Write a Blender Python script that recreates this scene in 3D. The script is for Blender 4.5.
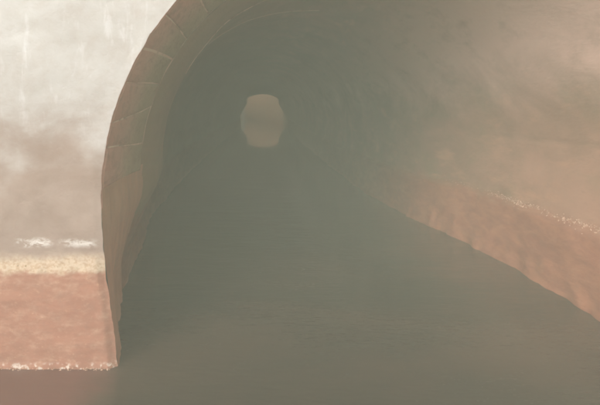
import bpy, bmesh, math, random
from mathutils import Vector, noise

for o in list(bpy.data.objects):
    bpy.data.objects.remove(o)
scene = bpy.context.scene
C = scene.collection
R = math.radians
random.seed(7)

# ------------------------------------------------------------------ camera
H = 1.7                      # eye height above the water
cam_d = bpy.data.cameras.new('camera')
cam_d.lens = 35.0
cam_d.sensor_width = 36.0
cam_d.shift_x = 46.0 / 600.0
cam_d.shift_y = -96.5 / 600.0
cam_d.clip_start = 0.05
cam_d.clip_end = 500
cam = bpy.data.objects.new('camera', cam_d)
cam.location = (0, 0, H)
cam.rotation_euler = (R(90), 0, 0)
C.objects.link(cam)
scene.camera = cam

# ------------------------------------------------------------------ sky, sun, exposure
SUN_EL, SUN_AZ = R(16), R(208)          # azimuth clockwise from +Y: behind the camera, to the left
world = bpy.data.worlds.new('World')
scene.world = world
world.use_nodes = True
wn, wl = world.node_tree.nodes, world.node_tree.links
wn.clear()
wo = wn.new('ShaderNodeOutputWorld')
bg = wn.new('ShaderNodeBackground')
sky = wn.new('ShaderNodeTexSky')
sky.sky_type = 'NISHITA'
sky.sun_disc = False
sky.sun_elevation = SUN_EL
sky.sun_rotation = SUN_AZ
sky.air_density = 1.0
sky.dust_density = 6.0
sky.ozone_density = 0.6
hs = wn.new('ShaderNodeHueSaturation')   # a thin overcast: the blue is washed out evenly
hs.inputs['Saturation'].default_value = 0.35
wl.new(sky.outputs[0], hs.inputs['Color'])
wl.new(hs.outputs[0], bg.inputs['Color'])
bg.inputs['Strength'].default_value = 0.15
wl.new(bg.outputs[0], wo.inputs['Surface'])

sun_d = bpy.data.lights.new('sun', 'SUN')
sun_d.energy = 1.4
sun_d.angle = R(26)
sun_d.color = (1.0, 0.955, 0.91)
sun = bpy.data.objects.new('sun', sun_d)
dirv = Vector((math.sin(SUN_AZ) * math.cos(SUN_EL), math.cos(SUN_AZ) * math.cos(SUN_EL), math.sin(SUN_EL)))
sun.rotation_euler = dirv.to_track_quat('Z', 'Y').to_euler()
sun.location = (0, -5, 20)
C.objects.link(sun)

vs = scene.view_settings
vs.view_transform = 'Standard'
vs.look = 'None'
vs.gamma = 1.0
vs.use_curve_mapping = False
vs.exposure = 1.15
cy = scene.cycles
cy.max_bounces = 14
cy.diffuse_bounces = 7
cy.glossy_bounces = 5
cy.volume_bounces = 5
cy.use_denoising = True
cy.filter_width = 2.2

# ------------------------------------------------------------------ helpers
def fbm(x, y, z, octv=4, gain=0.5):
    a, s, f = 1.0, 0.0, 1.0
    for _ in range(octv):
        s += a * noise.noise((x * f, y * f, z * f))
        a *= gain
        f *= 2.03
    return s

def smooth(a, b, x):
    t = min(1.0, max(0.0, (x - a) / (b - a)))
    return t * t * (3 - 2 * t)

def lerp_tab(tab, x):
    if x <= tab[0][0]:
        return tab[0][1]
    for (x0, v0), (x1, v1) in zip(tab, tab[1:]):
        if x <= x1:
            t = (x - x0) / (x1 - x0)
            t = t * t * (3 - 2 * t) * 0.5 + t * 0.5
            return v0 + (v1 - v0) * t
    return tab[-1][1]

def soft_tab(tab, x):
    return sum(lerp_tab(tab, x + q) for q in (-0.8, -0.4, 0, 0.4, 0.8)) / 5

def tag(o, label=None, cat=None, group=None, kind=None):
    if label: o['label'] = label
    if cat: o['category'] = cat
    if group: o['group'] = group
    if kind: o['kind'] = kind
    return o

def empty(name, loc=(0, 0, 0)):
    o = bpy.data.objects.new(name, None)
    o.location = loc
    o.empty_display_size = 0.3
    C.objects.link(o)
    return o

def mesh_obj(name, verts, faces, mat, parent=None, smooth_sh=True):
    me = bpy.data.meshes.new(name)
    me.from_pydata(verts, [], faces)
    me.update()
    if smooth_sh:
        me.polygons.foreach_set('use_smooth', [True] * len(me.polygons))
    me.materials.append(mat)
    o = bpy.data.objects.new(name, me)
    C.objects.link(o)
    if parent is not None:
        o.parent = parent
        o.matrix_parent_inverse = parent.matrix_basis.inverted()
    return o

def grid_faces(nr, nc, flip=False):
    f = []
    for r in range(nr - 1):
        for c in range(nc - 1):
            a = r * nc + c
            q = (a, a + 1, a + nc + 1, a + nc)
            f.append(q[::-1] if flip else q)
    return f

# ------------------------------------------------------------------ materials
class NT:
    def __init__(self, name):
        self.m = bpy.data.materials.new(name)
        self.m.use_nodes = True
        self.n, self.l = self.m.node_tree.nodes, self.m.node_tree.links
        self.b = self.n['Principled BSDF']
        g = self.n.new('ShaderNodeNewGeometry')
        self.pos = g.outputs['Position']
        s = self.n.new('ShaderNodeSeparateXYZ')
        self.l.new(self.pos, s.inputs[0])
        self.x, self.y, self.z = s.outputs
    def mapped(self, scale):
        v = self.n.new('ShaderNodeVectorMath'); v.operation = 'MULTIPLY'
        self.l.new(self.pos, v.inputs[0]); v.inputs[1].default_value = scale
        return v.outputs[0]
    def noise(self, scale=(1, 1, 1), detail=5, rough=0.55, dist=0.0, off=0.0):
        t = self.n.new('ShaderNodeTexNoise')
        t.noise_dimensions = '4D'
        t.inputs['W'].default_value = off
        t.inputs['Scale'].default_value = 1.0
        t.inputs['Detail'].default_value = detail
        t.inputs['Roughness'].default_value = rough
        t.inputs['Distortion'].default_value = dist
        self.l.new(self.mapped(scale), t.inputs['Vector'])
        return t.outputs['Fac']
    def math(self, op, a, b=None, c=None):
        m = self.n.new('ShaderNodeMath'); m.operation = op
        for i, v in enumerate((a, b, c)):
            if v is None: continue
            if isinstance(v, (int, float)): m.inputs[i].default_value = v
            else: self.l.new(v, m.inputs[i])
        return m.outputs[0]
    def step(self, v, a, b, lo=0.0, hi=1.0):
        m = self.n.new('ShaderNodeMapRange'); m.interpolation_type = 'SMOOTHSTEP'
        self.l.new(v, m.inputs[0])
        for i, q in enumerate((a, b, lo, hi)): m.inputs[i + 1].default_value = q
        return m.outputs[0]
    def mix(self, fac, a, b, mode='MIX'):
        m = self.n.new('ShaderNodeMix'); m.data_type = 'RGBA'; m.blend_type = mode
        if isinstance(fac, (int, float)): m.inputs[0].default_value = fac
        else: self.l.new(fac, m.inputs[0])
        for i, v in ((6, a), (7, b)):
            if isinstance(v, tuple): m.inputs[i].default_value = (*v, 1)
            else: self.l.new(v, m.inputs[i])
        return m.outputs[2]
    def finish(self, col, rough=0.9, bump=None, dist=0.01, strength=0.6):
        if isinstance(col, tuple): self.b.inputs['Base Color'].default_value = (*col, 1)
        else: self.l.new(col, self.b.inputs['Base Color'])
        if isinstance(rough, (int, float)): self.b.inputs['Roughness'].default_value = rough
        else: self.l.new(rough, self.b.inputs['Roughness'])
        if bump is not None:
            bn = self.n.new('ShaderNodeBump')
            bn.inputs['Strength'].default_value = strength
            bn.inputs['Distance'].default_value = dist
            self.l.new(bump, bn.inputs['Height'])
            self.l.new(bn.outputs[0], self.b.inputs['Normal'])
        return self.m

TIDE = 0.38 * H       # the old water mark

ORANGE_A, ORANGE_B = (0.42, 0.19, 0.125), (0.34, 0.15, 0.10)

def mat_facing():
    t = NT('limewashed_stone_face')
    n1 = t.noise((2.2, 2.2, 3.2), 6, 0.6, 0.4)
    n2 = t.noise((9, 9, 14), 5, 0.6, 0.2, 3.1)
    n3 = t.noise((45, 45, 60), 4, 0.6, 0.0, 7.7)
    zw = t.math('ADD', t.z, t.math('MULTIPLY', t.math('SUBTRACT', n2, 0.5), 0.10))
    zw2 = t.math('ADD', t.z, t.math('MULTIPLY', t.math('SUBTRACT', n1, 0.5), 1.1))
    # colours of the bands, from the water up
    streak = t.noise((4.0, 4.0, 15), 6, 0.68, 0.25, 1.4)
    org = t.mix(t.step(streak, 0.36, 0.66), ORANGE_B, ORANGE_A)
    org = t.mix(t.step(n3, 0.58, 0.75, 0, 0.55), org, (0.66, 0.42, 0.26))
    org = t.mix(t.step(t.noise((11, 11, 20), 6, 0.7, 0.15, 9.0), 0.46, 0.72, 0, 0.6), org, (0.56, 0.35, 0.24))
    crust = t.mix(t.step(n3, 0.35, 0.6), (0.50, 0.34, 0.22), (0.66, 0.52, 0.38))
    tan = t.mix(t.step(n1, 0.3, 0.7), (0.29, 0.205, 0.165), (0.39, 0.295, 0.245))
    lime = t.mix(t.step(n1, 0.3, 0.75), (0.46, 0.425, 0.395), (0.545, 0.52, 0.495))
    # runs of limewash, slanting down the face
    slant = t.noise((16, 16, 4), 4, 0.6, 0.3, 5.5)
    lime = t.mix(t.step(slant, 0.54, 0.74, 0, 0.6), lime, (0.68, 0.67, 0.66))
    col = t.mix(t.step(zw, TIDE - 0.055, TIDE - 0.005), org, crust)
    col = t.mix(t.step(zw, TIDE + 0.02, TIDE + 0.12), col, tan)
    col = t.mix(t.step(zw2, 1.16, 1.75), col, lime)
    # the broken white line of salt a hand above the tide mark
    dz = t.math('ABSOLUTE', t.math('SUBTRACT', t.math('ADD', t.z, t.math('MULTIPLY', t.math('SUBTRACT', n2, 0.5), 0.05)), 0.805))
    salt = t.math('MULTIPLY', t.step(dz, 0.002, 0.040, 1, 0), t.math('MULTIPLY', t.step(t.noise((12, 12, 26), 6, 0.72, 0.5, 2.2), 0.42, 0.58), t.math('MAXIMUM', t.step(t.math('ABSOLUTE', t.math('ADD', t.x, 1.44)), 0.07, 0.15, 1, 0), t.step(t.math('ABSOLUTE', t.math('ADD', t.x, 1.15)), 0.06, 0.16, 0.75, 0))))
    col = t.mix(t.math('MULTIPLY', salt, 0.85), col, (0.88, 0.84, 0.78))
    # white specks along the present water line
    sp = t.math('MULTIPLY', t.step(t.z, 0.012, 0.05, 1, 0), t.step(t.noise((38, 38, 38), 2, 0.5, 0, 6.0), 0.5, 0.62))
    col = t.mix(t.math('MULTIPLY', sp, 0.8), col, (0.80, 0.70, 0.60))
    col = t.mix(t.step(t.noise((14, 14, 14), 5, 0.65, 0, 8.8), 0.4, 0.75, 0, 0.22), col, (0.30, 0.20, 0.15))
    col = t.mix(1.0, col, (0.74, 0.76, 0.805), 'MULTIPLY')
    return t.finish(col, 0.92, t.math('ADD', n3, t.math('MULTIPLY', n2, 1.5)), 0.010, 0.35)

def mat_lining(name='tunnel_lining_stone', jamb=False):
    t = NT(name)
    n1 = t.noise((1.1, 0.75, 1.3), 6, 0.6, 0.6)
    n2 = t.noise((4, 1.3, 4.5), 5, 0.6, 0.3, 2.0)
    n3 = t.noise((30, 9, 30), 4, 0.6, 0.0, 4.0)
    base = t.mix(t.step(n1, 0.32, 0.68), (0.33, 0.210, 0.145), (0.48, 0.295, 0.215))
    alg = t.noise((1.1, 0.6, 1.2), 6, 0.66, 0.4, 11.0)
    base = t.mix(t.step(alg, 0.42, 0.72, 0, 0.62), base, (0.25, 0.235, 0.135))
    base = t.mix(t.step(n2, 0.52, 0.72, 0, 0.6), base, (0.60, 0.36, 0.235))
    base = t.mix(t.step(n3, 0.55, 0.8, 0, 0.35), base, (0.22, 0.15, 0.11))
    # paler crown on the right
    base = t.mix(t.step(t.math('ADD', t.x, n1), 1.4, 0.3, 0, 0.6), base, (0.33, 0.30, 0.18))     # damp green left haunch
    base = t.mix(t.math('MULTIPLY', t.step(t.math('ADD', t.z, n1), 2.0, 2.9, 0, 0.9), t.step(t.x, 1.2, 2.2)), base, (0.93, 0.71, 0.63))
    base = t.mix(t.step(t.noise((3.0, 1.6, 3.4), 7, 0.72, 0.2, 17.0), 0.48, 0.76, 0, 0.38), base, (0.26, 0.20, 0.13))
    zw = t.math('ADD', t.z, t.math('MULTIPLY', t.math('SUBTRACT', n2, 0.5), 0.30))
    streak = t.noise((6, 3.0, 9), 6, 0.65, 0.7, 1.4)
    org = t.mix(t.step(streak, 0.36, 0.66), ORANGE_B, (0.43, 0.205, 0.125))
    org = t.mix(t.step(n3, 0.56, 0.78, 0, 0.4), org, (0.25, 0.12, 0.08))
    col = t.mix(t.step(zw, TIDE - 0.09, TIDE + (0.40 if jamb else 0.09)), org, base)
    col = t.mix(1.0, col, (0.86, 0.77, 0.755), 'MULTIPLY')
    if jamb:
        col = t.mix(0.5, col, (0.66, 0.36, 0.25))
        run = t.noise((2.5, 15, 1.6), 4, 0.6, 0.6, 12.0)
        col = t.mix(t.step(run, 0.45, 0.75, 0, 0.5), col, (0.66, 0.34, 0.22))
        col = t.mix(t.step(t.noise((4, 9, 3.0), 6, 0.68, 0.9, 14.0), 0.48, 0.75, 0, 0.5), col, (0.30, 0.22, 0.15))
    return t.finish(col, 0.9, t.math('ADD', n3, t.math('MULTIPLY', n2, 2.0)), 0.012, 0.35)

def mat_stone():
    t = NT('arch_stone')
    n1 = t.noise((3, 2, 3), 6, 0.62, 0.5)
    n3 = t.noise((40, 26, 40), 4, 0.6, 0.0, 4.0)
    oi = t.n.new('ShaderNodeObjectInfo')
    col = t.mix(t.step(n1, 0.3, 0.7), (0.52, 0.325, 0.245), (0.68, 0.435, 0.34))
    col = t.mix(t.step(oi.outputs['Random'], 0, 1, 0, 0.45), col, (0.50, 0.40, 0.30))
    col = t.mix(t.step(n3, 0.5, 0.8, 0, 0.4), col, (0.30, 0.19, 0.14))
    col = t.mix(t.step(t.math('ADD', t.y, n1), 4.6, 5.4, 0.0, 0.75), col, (0.36, 0.33, 0.20))   # algae on the inner half
    col = t.mix(t.step(t.y, 3.83, 4.5, 0.7, 0.0), col, (0.60, 0.30, 0.23))
    n5 = t.noise((13, 7, 13), 6, 0.7, 0.4, 15.0)
    col = t.mix(t.step(n5, 0.45, 0.72, 0, 0.5), col, (0.30, 0.20, 0.14))
    return t.finish(col, 0.88, t.math('ADD', n3, t.math('MULTIPLY', n5, 2.0)), 0.014, 0.8)

def mat_mortar():
    t = NT('pale_mortar')
    n = t.noise((5, 5, 5), 4, 0.6, 0.3)
    n3 = t.noise((50, 50, 50), 3, 0.6, 0, 4.0)
    col = t.mix(t.step(n, 0.32, 0.52), (0.40, 0.28, 0.21), (0.72, 0.55, 0.44))
    return t.finish(col, 0.95, n3, 0.006, 0.6)

def mat_salt(name, a, b):
    t = NT(name)
    n = t.noise((30, 30, 30), 4, 0.6)
    return t.finish(t.mix(t.step(n, 0.3, 0.7), a, b), 0.95, n, 0.01, 0.6)

def mat_water():
    t = NT('murky_canal_water')
    n1 = t.noise((1.2, 2.6, 1), 3, 0.5, 0.3)
    n2 = t.noise((5, 15, 1), 3, 0.55, 0.2, 3.0)
    n3 = t.noise((14, 42, 1), 2, 0.5, 0.0, 6.0)
    col = t.mix(t.step(t.noise((0.5, 0.8, 1), 4, 0.55, 0.3, 5.0), 0.3, 0.7), (0.050, 0.044, 0.033), (0.095, 0.064, 0.046))
    hgt = t.math('ADD', t.math('ADD', t.math('MULTIPLY', n1, 1.6), t.math('MULTIPLY', n2, 0.55)), t.math('MULTIPLY', n3, 0.16))
    hgt = t.math('MULTIPLY', hgt, t.step(t.y, 5.0, 20.0, 1.0, 0.04))      # still water inside the hill
    wall_refl = t.math('ADD', t.x, t.math('MULTIPLY', t.math('SUBTRACT', t.noise((2.5, 2.5, 1), 5, 0.6, 0.3, 9.0), 0.5), 0.35))
    col = t.mix(t.math('MULTIPLY', t.step(wall_refl, -1.12, -0.82, 0.75, 0.0), t.step(t.y, 3.72, 3.9, 1.0, 0.0)), col, (0.19, 0.080, 0.068))  # reflection of the orange wall, painted into the water colour
    t.finish(col, 0.035, hgt, 0.012, 0.5)
    t.b.inputs['IOR'].default_value = 1.37
    return t.m

def mat_ground():
    t = NT('rough_turf')
    n = t.noise((0.8, 0.8, 0.8), 6, 0.6)
    n3 = t.noise((12, 12, 12), 5, 0.65, 0, 2.0)
    col = t.mix(t.step(n, 0.35, 0.65), (0.075, 0.085, 0.035), (0.14, 0.105, 0.06))
    col = t.mix(t.step(n3, 0.45, 0.7, 0, 0.6), col, (0.06, 0.07, 0.028))
    # pale sandstone on steep banks, unseen, added to bounce sun to the arch
    g = t.n.new('ShaderNodeNewGeometry'); sx = t.n.new('ShaderNodeSeparateXYZ'); t.l.new(g.outputs['Normal'], sx.inputs[0])
    col = t.mix(t.step(t.math('ABSOLUTE', sx.outputs[2]), 0.45, 0.75), t.mix(t.step(n, 0.35, 0.65), (0.42, 0.27, 0.18), (0.56, 0.40, 0.28)), col)
    return t.finish(col, 1.0, n3, 0.08, 0.7)

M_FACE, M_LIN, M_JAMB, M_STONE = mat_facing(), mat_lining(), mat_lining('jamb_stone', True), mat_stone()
M_MORTAR = mat_mortar()
M_SALT = mat_salt('white_salt_crust', (0.42, 0.26, 0.19), (0.56, 0.39, 0.30))
M_TIDE = mat_salt('cream_tide_crust', (0.42, 0.31, 0.21), (0.56, 0.47, 0.36))
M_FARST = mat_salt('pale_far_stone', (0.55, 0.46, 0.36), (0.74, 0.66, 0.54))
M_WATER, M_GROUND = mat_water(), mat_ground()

# ------------------------------------------------------------------ tunnel section (in eye heights)
CX, CZ, RR = 0.563, 0.64, 1.152
LEG = [(-0.40, -0.482), (-0.15, -0.508), (0.0, -0.523), (0.12, -0.538), (0.254, -0.554), (0.446, -0.578), (0.64, CX - RR)]

def section(n_leg, n_arc):
    """points (x, z, theta) from the left foot over the crown to the right foot, metres"""
    pts = []
    for i in range(n_leg):
        z = -0.40 + (0.64 + 0.40) * i / n_leg
        for (z0, x0), (z1, x1) in zip(LEG, LEG[1:]):
            if z0 <= z <= z1:
                pts.append(((x0 + (x1 - x0) * (z - z0) / (z1 - z0)) * H, z * H, 0.0)); break
    left = list(pts)
    for i in range(n_arc + 1):
        th = math.pi * i / n_arc
        pts.append(((CX - RR * math.cos(th)) * H, (CZ + RR * math.sin(th)) * H, th))
    for x, z, _ in reversed(left):
        pts.append((2 * CX * H - x, z, math.pi))
    return pts

Y0 = 3.81                    # portal face
YR = 5.13                    # end of the first ring of long arch stones
YE = 66.0                    # far mouth
SH_L = [(6.6, 0), (7.4, -.10), (9.1, -.28), (13.2, -.42), (25, -.38), (45, -.12), (66, -.06)]
SH_R = [(6.2, 0), (7.2, -.05), (8.1, -.13), (9.6, -.27), (13.2, -.35), (25, -.33), (45, 0), (66, .12)]

SH_F = [(3.85, 0), (4.5, -.10), (5.39, -.19), (6.65, -.27), (9.1, -.42), (13.2, -.47), (25, -.40), (45, -.12), (66, -.06)]

def far_wide(x, z):
    k = 1.02 + 0.42 * (1 - smooth(-0.1 * H, 1.25 * H, z)) + 0.50 * smooth(1.1 * H, 1.72 * H, z)
    return (CX + 0.03) * H + (x - CX * H) * k

def bend(x, y, z=9.0):
    w = (x / H - (CX - RR)) / (2 * RR)
    w = min(1.0, max(0.0, w))
    q = smooth(0.10 * H, 0.62 * H, z)
    l = soft_tab(SH_L, y) * q + lerp_tab(SH_F, y) * (1 - q)
    xx = x + H * (l * (1 - w) + soft_tab(SH_R, y) * w)
    t = smooth(46, 64, y)
    return xx * (1 - t) + far_wide(x, z) * t if t > 0 else xx

def ring_end(x):
    """the first ring reaches less deep on the right"""
    return YR - 1.2 * smooth(-0.3, 0.5, (x / H - CX) / RR)

# ------------------------------------------------------------------ the setting: ground and water
def ground_h(x, y):
    bank = (0.5 if x < 0 else 2.3) + (1.8 if x < 0 else 1.2) * smooth(0, 14, max(-6.2 - x, x - 4.2)) + 0.25 * fbm(x * .3, y * .3, 0)  # right bank raised out of view to throw sunlight on the left soffit
    chan = smooth(0, 0.5, max(-6.0 - x, x - 3.7))
    low = -0.85 + (bank + 0.85) * chan
    hill = 4.2 + 0.3 * fbm(x * .12, y * .12, 4) + 0.5 * smooth(6, 30, y) * (1 - smooth(50, 66, y))
    back = smooth(79.5, 80.3, y)
    if 4.3 <= y <= YE - 0.5:
        return hill
    return low + (4.3 + 0.3 * fbm(x * .3, y * .3, 9) - low) * back

gx = [3.3, 3.5, 3.7, 3.85, 4.1, 4.2] + [-30 + i for i in range(24)] + [-6.4, -6.0, -5.6] + [-5 + i for i in range(13)] + [7.6, 8.0, 8.4] + [9 + i for i in range(22)]
gy = [-18 + i for i in range(22)] + [4.2, 4.31] + [5 + i for i in range(61)] + [65.49, 65.6] + [66 + i for i in range(14)] + [79.5, 79.7, 79.9, 80.1, 80.3] + [81 + i for i in range(9)]
gy = sorted(gy)
gx = sorted(gx)
gv = [(x, y, ground_h(x, y)) for y in gy for x in gx]
gf = []
for r in range(len(gy) - 1):
    for c in range(len(gx) - 1):
        a = r * len(gx) + c
        q = (a, a + 1, a + len(gx) + 1, a + len(gx))
        zs = [gv[i][2] for i in q]
        if max(zs) - min(zs) > 2.5 and (gy[r] < 5 or 60 < gy[r] < 70) and -8 < gx[c] < 9:
            continue                                   # the tunnel mouths
        gf.append(q)
tag(mesh_obj('ground', gv, gf, M_GROUND), kind='structure')

wx = [-6.4, -4, -2, 0, 2, 4, 6, 8.4]
wy = [-17.5 + i * 2.5 for i in range(40)]
wv = [(x, y, 0.0) for y in wy for x in wx]
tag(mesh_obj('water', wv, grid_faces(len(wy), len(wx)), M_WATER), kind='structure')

# ------------------------------------------------------------------ near portal
portal = tag(empty('tunnel_portal', (CX * H, Y0, 0)),
             'pale limewashed stone portal with orange foot and cream tide line, framing the tunnel mouth', 'portal')

def build_face(name, parent, y0, sgn, mat, n_leg, n_arc, steps, disp=1.0, bounds=(-9.0, 11.0, 4.5)):
    """sheet round the arch opening; sgn -1 faces the camera side, +1 faces away"""
    sec = section(n_leg, n_arc)
    bx0, bx1, bz1 = bounds
    cx, cz = CX * H, CZ * H
    verts = []
    nc = len(sec)
    # reveal (thickness of the facing) first, then out over the face
    rows = [('face', s) for s in steps]
    for kind, s in rows:
        for i, (x, z, th) in enumerate(sec):
            if kind == 'rev':
                px, pz, py = x, z, y0 - sgn * s
                e = 0.006 * fbm(x * 6, z * 6, 2.0)
                px += e; pz += e
                if s > 0.05:
                    dxx, dzz = x - cx, z - cz
                    ln = math.hypot(dxx, dzz)
                    px += dxx / ln * 0.05; pz += dzz / ln * 0.05
            else:
                # ray outward to the border rectangle
                if z < cz:
                    dx, dz = (-1 if x < cx else 1), -0.10 * (1 - z / cz) if z > 0 else -0.02
                else:
                    dx, dz = x - cx, z - cz
                ts = []
                if dx < 0: ts.append((bx0 - x) / dx)
                if dx > 0: ts.append((bx1 - x) / dx)
                if dz > 0: ts.append((bz1 - z) / dz)
                if dz < 0: ts.append((-1.2 - z) / dz)
                T = min(ts)
                px, pz = x + dx * T * s, z + dz * T * s
                dd = math.hypot(px - x, pz - z)
                d = 0.016 * fbm(px * 1.6, pz * 2.2, 1.0, 4) + 0.003 * fbm(px * 9, pz * 14, 5.0, 3)
                # the crust standing proud on the tide line, ragged below, and the fuller foot
                edge = TIDE - 0.03 + 0.04 * fbm(px * 7, 0.0, 3.0, 3)
                cr = smooth(edge - 0.03, edge + 0.02, pz) * (1 - smooth(TIDE + 0.03, TIDE + 0.10, pz))
                d += cr * (0.014 + 0.008 * max(-0.6, fbm(px * 16, pz * 16, 8.0, 3)))
                d += 0.03 * (1 - smooth(TIDE - 0.10, TIDE + 0.05, pz))
                d += 0.012 * (1 - smooth(0.0, 0.05, pz))
                d = max(d, -0.020) * disp
                wv_ = 0.008 * fbm(x * 9, z * 9, 4.0, 3) * (1 - smooth(0.0, 0.10, dd))
                px += wv_ * (1 if x > cx else -1)
                rnd = 0.0
                py = y0 + sgn * (d * smooth(0, 0.06, dd) - rnd)
            verts.append((px, py, pz))
    return mesh_obj(name, verts, grid_faces(len(rows), nc, flip=(sgn > 0)), mat, parent)

steps = [0.0, 0.0015, 0.004]
s = 0.004
while s < 0.13:
    s += 0.0017
    steps.append(s)
while s < 1.0:
    s = min(1.0, s * 1.25)
    steps.append(s)
build_face('facing', portal, Y0, -1, M_FACE, 110, 200, steps)

def ring_block(name, parent, th0, th1, ya, yb, mat, r_in=0.0, depth=0.30, jit=None, na=5, ny=5, seed=0, rad=RR * H):
    """one long arch stone: curved inner face, rounded arrises, four sides"""
    verts, faces = [], []
    j0a, j0b, j1a, j1b = jit or (0, 0, 0, 0)
    def pt(u, v, rr):
        ta = th0 + j0a + (th1 + j1a - th0 - j0a) * u
        tb = th0 + j0b + (th1 + j1b - th0 - j0b) * u
        th = ta + (tb - ta) * v + 0.006 * math.sin(3.1 * v + seed + 1.37 * u)
        y = ya + (yb - ya) * v
        return (CX * H - rr * math.cos(th), y, CZ * H + rr * math.sin(th))
    us = [0, 0.06] + [0.06 + 0.88 * i / (na - 1) for i in range(1, na)] + [1.0]
    vv = [0, 0.02] + [0.02 + 0.96 * i / (ny - 1) for i in range(1, ny)] + [1.0]
    nu, nv = len(us), len(vv)
    for v in vv:
        for u in us:
            edge = 0.008 if (u in (0, 1.0) or v == 1.0) else 0.0
            rr = rad + r_in + edge + 0.008 * noise.noise((u * 2 + seed * 3.7, v * 4, seed))
            verts.append(pt(u, v, rr))
    faces += grid_faces(nv, nu)
    base = len(verts)
    for v in (0, 1):
        for u in (0, 1):
            verts.append(pt(u, v, rad + depth))
    bl, br, tl, tr = base, base + 1, base + 2, base + 3
    faces.append(tuple([bl] + [i for i in range(nu)] + [br])[::-1])
    faces.append(tuple([tl] + [(nv - 1) * nu + i for i in range(nu)] + [tr]))
    faces.append(tuple([bl] + [i * nu for i in range(nv)] + [tl]))
    faces.append(tuple([br] + [i * nu + nu - 1 for i in range(nv)] + [tr])[::-1])
    return mesh_obj(name, verts, faces, mat, parent, True)

NST = 24
TH0, TH1 = R(2), R(178)
gap = 0.0013
js = [(random.uniform(-.012, .012), random.uniform(-.016, .016)) for _ in range(NST + 1)]
js[2] = (-0.035, 0.028)
for i in range(NST):
    a = TH0 + (TH1 - TH0) * i / NST + gap
    b = TH0 + (TH1 - TH0) * (i + 1) / NST - gap
    ring_block('arch_stone', portal, a, b, Y0 + 0.026, ring_end(H * (CX - RR * math.cos((a + b) / 2))) - 0.016 + random.uniform(-.012, .010), M_STONE,
               r_in=random.uniform(-0.010, -0.002), jit=(js[i][0], js[i][1], js[i + 1][0], js[i + 1][1]), seed=i * 1.37)

# worn arris of the arch between the facing and the long stones
av = []
asec = [q for q in section(60, 200) if q[1] > 0.6 * H]
for yy, out in ((Y0 - 0.0005, 0.004), (Y0 + 0.006, 0.0), (Y0 + 0.034, 0.001)):
    for x, z, th in asec:
        dx, dz = x - CX * H, max(0.0, z - CZ * H)
        ln = math.hypot(dx, dz)
        e = out + 0.003 * fbm(x * 7, z * 7, 1.0, 3) - 0.004
        av.append((x + dx / ln * e, yy, z + dz / ln * e))
mesh_obj('arch_edge', av, grid_faces(3, len(asec)), M_STONE, portal)

# mortar bed seen in the joints of the arch stones
mv, n = [], 160
for k in (0, 1):
    for i in range(n + 1):
        th = TH0 + (TH1 - TH0) * i / n
        y = Y0 + 0.06 if k == 0 else ring_end(H * (CX - RR * math.cos(th))) + 0.02
        rr = RR * H + 0.001 + 0.002 * math.sin(th * 31)
        mv.append((CX * H - rr * math.cos(th), y, CZ * H + rr * math.sin(th)))
mesh_obj('mortar_bed', mv, grid_faces(2, n + 1), M_MORTAR, portal)

# jambs below the arch stones: rough, water-worn
def jamb(side):
    nz, ny = 90, 50
    verts = []
    for iy in range(ny):
        y = Y0 + 0.003 + ((YR if side < 0 else YR - 1.2) + 0.12 - Y0 - 0.003) * iy / (ny - 1)
        for iz in range(nz):
            z = -0.40 + (0.695 + 0.40) * iz / (nz - 1)
            if z < CZ:
                for (z0, x0), (z1, x1) in zip(LEG, LEG[1:]):
                    if z0 <= z <= z1:
                        x = x0 + (x1 - x0) * (z - z0) / (z1 - z0); break
            else:
                x = CX - math.sqrt(RR * RR - (z - CZ) ** 2)
            zz = z * H
            d = 0.020 * fbm(y * 5 + zz * 0.8, zz * 1.1, 2.0 + side, 4) + 0.007 * fbm(y * 22, zz * 5, 6.0, 3)
            d += 0.030 * smooth(Y0 + 0.3, Y0 + 0.9, y) * (1 - smooth(0.1, 0.5, zz)) * fbm(y * 3, zz * 2, 1.0, 2)
            d *= 1 - smooth(0.60, 0.69, z)
            d *= smooth(Y0 + 0.003, Y0 + 0.2, y)
            X = bend(x * H + 0.001, y, zz) + d
            if side > 0: X = 2 * CX * H - X
            verts.append((X, y, zz))
    return mesh_obj('jamb', verts, grid_faces(ny, nz, flip=side > 0), M_JAMB, portal)
jamb(-1); jamb(1)

# nodules of mineral crust hanging on the tide line of the face
def lumps(name, parent, spots, mat):
    verts, faces = [], []
    ico = bmesh.new()
    bmesh.ops.create_icosphere(ico, subdivisions=1, radius=1.0)
    iv = [v.co.copy() for v in ico.verts]
    ifc = [[v.index for v in f.verts] for f in ico.faces]
    ico.free()
    for (p, r) in spots:
        b = len(verts)
        sx, sy, sz = r * random.uniform(.8, 1.7), r * random.uniform(.8, 1.5), r * random.uniform(.5, .9)
        for v in iv:
            k = 1 + 0.35 * noise.noise((v.x * 1.5 + p[0] * 9, v.y * 1.5 + p[1] * 9, v.z * 1.5 + p[2] * 9))
            verts.append((p[0] + v.x * sx * k, p[1] + v.y * sy * k, p[2] + v.z * sz * k))
        faces += [[b + i for i in f] for f in ifc]
    return tag(mesh_obj(name, verts, faces, mat, parent), kind='stuff')

sp = []
for _ in range(70):
    x = random.uniform(-2.4, -1.02)
    z = TIDE - 0.03 + 0.03 * fbm(x * 7, 0.0, 3.0, 3) + random.gauss(0.008, 0.012)
    sp.append(((x, Y0 - 0.015, z + 0.015), random.uniform(0.003, 0.007)))
lumps('tide_crust', portal, sp, M_TIDE)
sp = []
for _ in range(150):
    x = random.uniform(-2.4, -0.93)
    sp.append(((x, Y0 - 0.05 + random.uniform(-.01, .01), random.uniform(-0.006, 0.014)), random.uniform(0.002, 0.006)))
lumps('waterline_crust', portal, sp, M_SALT)

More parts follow.
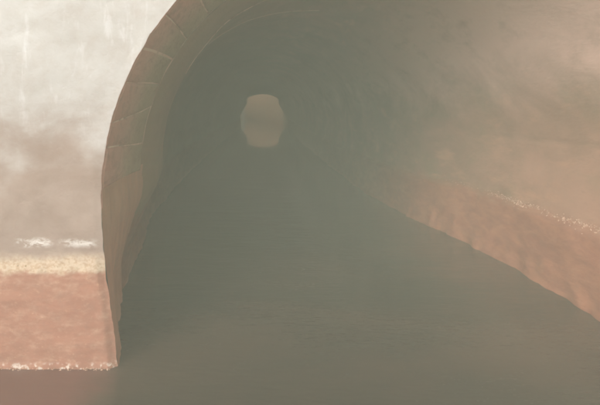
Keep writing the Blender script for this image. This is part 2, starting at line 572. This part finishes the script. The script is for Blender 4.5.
# ------------------------------------------------------------------ tunnel lining
tunnel = tag(empty('tunnel_bore', (CX * H, YR, 0)),
             'dark water-filled tunnel bore with mottled brown and orange walls behind the mouth', 'tunnel')
ys, y = [YR + 0.012], YR + 0.012
while y < YE:
    y += 0.045 if y < 9 else (0.12 if y < 16 else 0.5)
    ys.append(min(y, YE))
sec = section(80, 210)

def lining_point(x, z, th, y):
    cx, cz = CX * H, CZ * H
    nx, nz = (x - cx), max(0.0, z - cz)
    if z < cz: nx, nz = (-1.0 if x < cx else 1.0), 0.0
    ln = math.hypot(nx, nz); nx /= ln; nz /= ln
    d = 0.032 * fbm(x * 0.9, y * 0.4, z * 0.9, 3) + 0.004 * fbm(x * 4, y * 0.8, z * 4, 3)
    # silted, fuller foot under the tide line, ragged along the water
    right = x > cx
    wob = 0.05 * fbm(y * 1.1, 3.0 if right else 8.0, 0.0, 3) + 0.022 * fbm(y * 4.2, 5.0, z * 3, 3)
    foot = 1 - smooth(TIDE - 0.05, TIDE + 0.02, z + 0.02 * fbm(y * 4, 1.0, 0.0, 2))
    low = 1 - smooth(0.02, 0.40, z)
    d -= 0.012 * fbm(x * 3, y * 3.2, z * 5, 4) * (1 - smooth(TIDE, TIDE + 0.2, z))
    d -= (0.045 if right else 0.012 * smooth(YR, YR + 1.5, y)) * foot
    if right:
        d -= low * (0.02 + wob * 1.5) * smooth(YR - 0.95, YR - 0.5, y)
    else:
        d -= low * wob * 0.5 * smooth(YR, YR + 0.8, y) - 0.012 * (1 - smooth(YR, YR + 0.3, y))
    # a long open bed joint along the right wall
    if right and y < 7.6:
        g = math.exp(-((z - 0.79 * H - 0.012 * fbm(y * 2, 0, 5.0)) / 0.010) ** 2)
        d += 0.035 * g * (1 - smooth(6.2, 7.6, y)) * (0.6 + 0.6 * fbm(y * 3, 2, 2))
    d *= smooth(ring_end(x) - 0.1, ring_end(x) + 0.25, y) if z > 0.69 * H else 1
    return (bend(x, y, z) + nx * d, y, z + nz * d)

lv = []
for yy in ys:
    for (x, z, th) in sec:
        back = (YR - ring_end(x)) * (1 - smooth(YR, YR + 2.5, yy))
        lv.append(lining_point(x, z, th, yy - back))
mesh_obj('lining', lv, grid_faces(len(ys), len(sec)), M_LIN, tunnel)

# pale mortar seams between the deeper rings, broken in places
def seam(y, t0, t1, seed):
    verts, faces = [], []
    n = 90
    for i in range(n + 1):
        th = t0 + (t1 - t0) * i / n
        x, z = (CX - RR * math.cos(th)) * H, (CZ + RR * math.sin(th)) * H
        yy = y + 0.03 * fbm(th * 6, seed, 0.0, 3)
        w = max(0.0, 0.010 + 0.012 * fbm(th * 9, seed, 4.0, 3))
        for dy, lift in ((-w, -0.010), (-w * .6, 0.007), (w * .6, 0.007), (w, -0.010)):
            px, py, pz = lining_point(x, z, th, yy + dy)
            verts.append((px + lift * math.cos(th), py, pz - lift * math.sin(th)))
    o = mesh_obj('mortar_seam', verts, grid_faces(n + 1, 4), M_MORTAR, tunnel)
    return o
seam(6.55, R(30), R(72), 1.0)
seam(8.1, R(48), R(96), 5.0)

# white nodules along the ledge of the right wall
def on_right(z, y):
    x = CX * H + (RR * H if z > CZ * H else 0)
    if z <= CZ * H:
        for (z0, x0), (z1, x1) in zip(LEG, LEG[1:]):
            if z0 <= z / H <= z1:
                x = (2 * CX - (x0 + (x1 - x0) * (z / H - z0) / (z1 - z0))) * H
    return lining_point(x, z, math.pi, y)
sp = []
for _ in range(420):
    r = random.random()
    yy = random.gauss(6.35, 0.30) if r < 0.5 else (random.gauss(5.15, 0.3) if r < 0.85 else random.uniform(4.6, 8.2))
    if yy < 4.5: continue
    zz = TIDE + 0.02 + 0.02 * fbm(yy * 5, 3, 1, 2) + random.gauss(0, 0.018)
    p = on_right(zz, yy)
    sp.append(((p[0] - 0.001, p[1], p[2]), random.uniform(0.002, 0.0075)))
lumps('ledge_crust', tunnel, sp, M_SALT)

# ------------------------------------------------------------------ far mouth
far = tag(empty('far_portal', (CX * H, YE, 0)), 'small pale stone mouth at the far end of the tunnel', 'portal')
fsteps = [0, 0.002, 0.01, 0.03, 0.08, 0.2, 0.5, 1.0]
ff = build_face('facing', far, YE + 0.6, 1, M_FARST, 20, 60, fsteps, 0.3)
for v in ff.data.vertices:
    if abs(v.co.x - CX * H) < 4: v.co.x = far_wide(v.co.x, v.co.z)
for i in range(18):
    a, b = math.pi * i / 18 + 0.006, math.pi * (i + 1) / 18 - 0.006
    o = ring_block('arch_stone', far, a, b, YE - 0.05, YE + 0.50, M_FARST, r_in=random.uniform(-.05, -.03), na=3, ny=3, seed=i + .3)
    for v in o.data.vertices: v.co.x = far_wide(v.co.x, v.co.z)
for side in (-1, 1):
    for k in range(4):
        z0, z1 = -0.2 + k * 0.33, -0.2 + (k + 1) * 0.33 - 0.015
        w = 0.18 + 0.10 * (k % 2)
        xa = far_wide((CX + side * (RR - 0.03 * (0.64 - min(0.64, z0 / H)))) * H, (z0 + z1) / 2) - side * 0.02
        xb = xa + side * (w + 0.2)
        x0, x1 = min(xa, xb), max(xa, xb)
        v = [(x, y, z) for z in (z0, z1) for y in (YE - 0.05, YE + 0.5) for x in (x0, x1)]
        f = [(0, 2, 3, 1), (4, 5, 7, 6), (0, 1, 5, 4), (2, 6, 7, 3), (0, 4, 6, 2), (1, 3, 7, 5)]
        mesh_obj('jamb_stone', v, f, M_FARST, far, False)

# a weathered pale block standing out of the water by the far mouth
bm = bmesh.new()
bmesh.ops.create_icosphere(bm, subdivisions=3, radius=1.0)
for v in bm.verts:
    k = 1 + 0.25 * noise.noise(v.co * 1.4) + 0.08 * noise.noise(v.co * 4)
    v.co = Vector((v.co.x * 0.27 * k, v.co.y * 0.24 * k, v.co.z * 0.95 * k + 0.7))
me = bpy.data.meshes.new('boulder')
bm.to_mesh(me); bm.free()
me.polygons.foreach_set('use_smooth', [True] * len(me.polygons))
me.materials.append(mat_salt('bleached_stone', (0.74, 0.70, 0.64), (0.86, 0.84, 0.80)))
bo = bpy.data.objects.new('standing_stone', me)
bo.location = (-1.38, 77.2, -0.1)
C.objects.link(bo)
tag(bo, 'small pale upright stone seen at the left edge of the far tunnel mouth', 'stone')

# sandstone face closing the cutting beyond the far mouth
rv = []
for iz in range(24):
    z = -1.0 + 5.2 * iz / 23
    for ix in range(80):
        x = -11 + 24 * ix / 79
        rv.append((x, 78.6 + z * 0.12 + 0.35 * fbm(x * .5, z * .6, 2.0, 4), z))
t = NT('orange_sandstone')
nn = t.noise((0.6, 0.6, 1.8), 6, 0.62, 0.6)
M_ROCK = t.finish(t.mix(t.step(nn, 0.35, 0.65), (0.66, 0.31, 0.16), (0.76, 0.42, 0.25)), 0.95, nn, 0.05, 0.6)
rock = mesh_obj('rock_face', rv, grid_faces(24, 80), M_ROCK)
tag(rock, 'orange sandstone face glimpsed through the far tunnel mouth', 'rock face')

# ------------------------------------------------------------------ even haze, added as a veil to lift the dark tones
hx0, hx1, hy0, hy1, hz0, hz1 = -31, 32, -19, 91, -2.0, 5.9
hv = [(x, y, z) for z in (hz0, hz1) for y in (hy0, hy1) for x in (hx0, hx1)]
hf = [(0, 2, 3, 1), (4, 5, 7, 6), (0, 1, 5, 4), (2, 6, 7, 3), (0, 4, 6, 2), (1, 3, 7, 5)]
hm = bpy.data.materials.new('pale_veil')
hm.use_nodes = True
hn, hl = hm.node_tree.nodes, hm.node_tree.links
hn.clear()
ho = hn.new('ShaderNodeOutputMaterial')
pv = hn.new('ShaderNodeVolumePrincipled')
pv.inputs['Color'].default_value = (0.88, 0.985, 0.85, 1)
pv.inputs['Density'].default_value = 0.038
pv.inputs['Anisotropy'].default_value = 0.0
hl.new(pv.outputs[0], ho.inputs['Volume'])
tag(mesh_obj('haze', hv, hf, hm, None, False), kind='stuff')
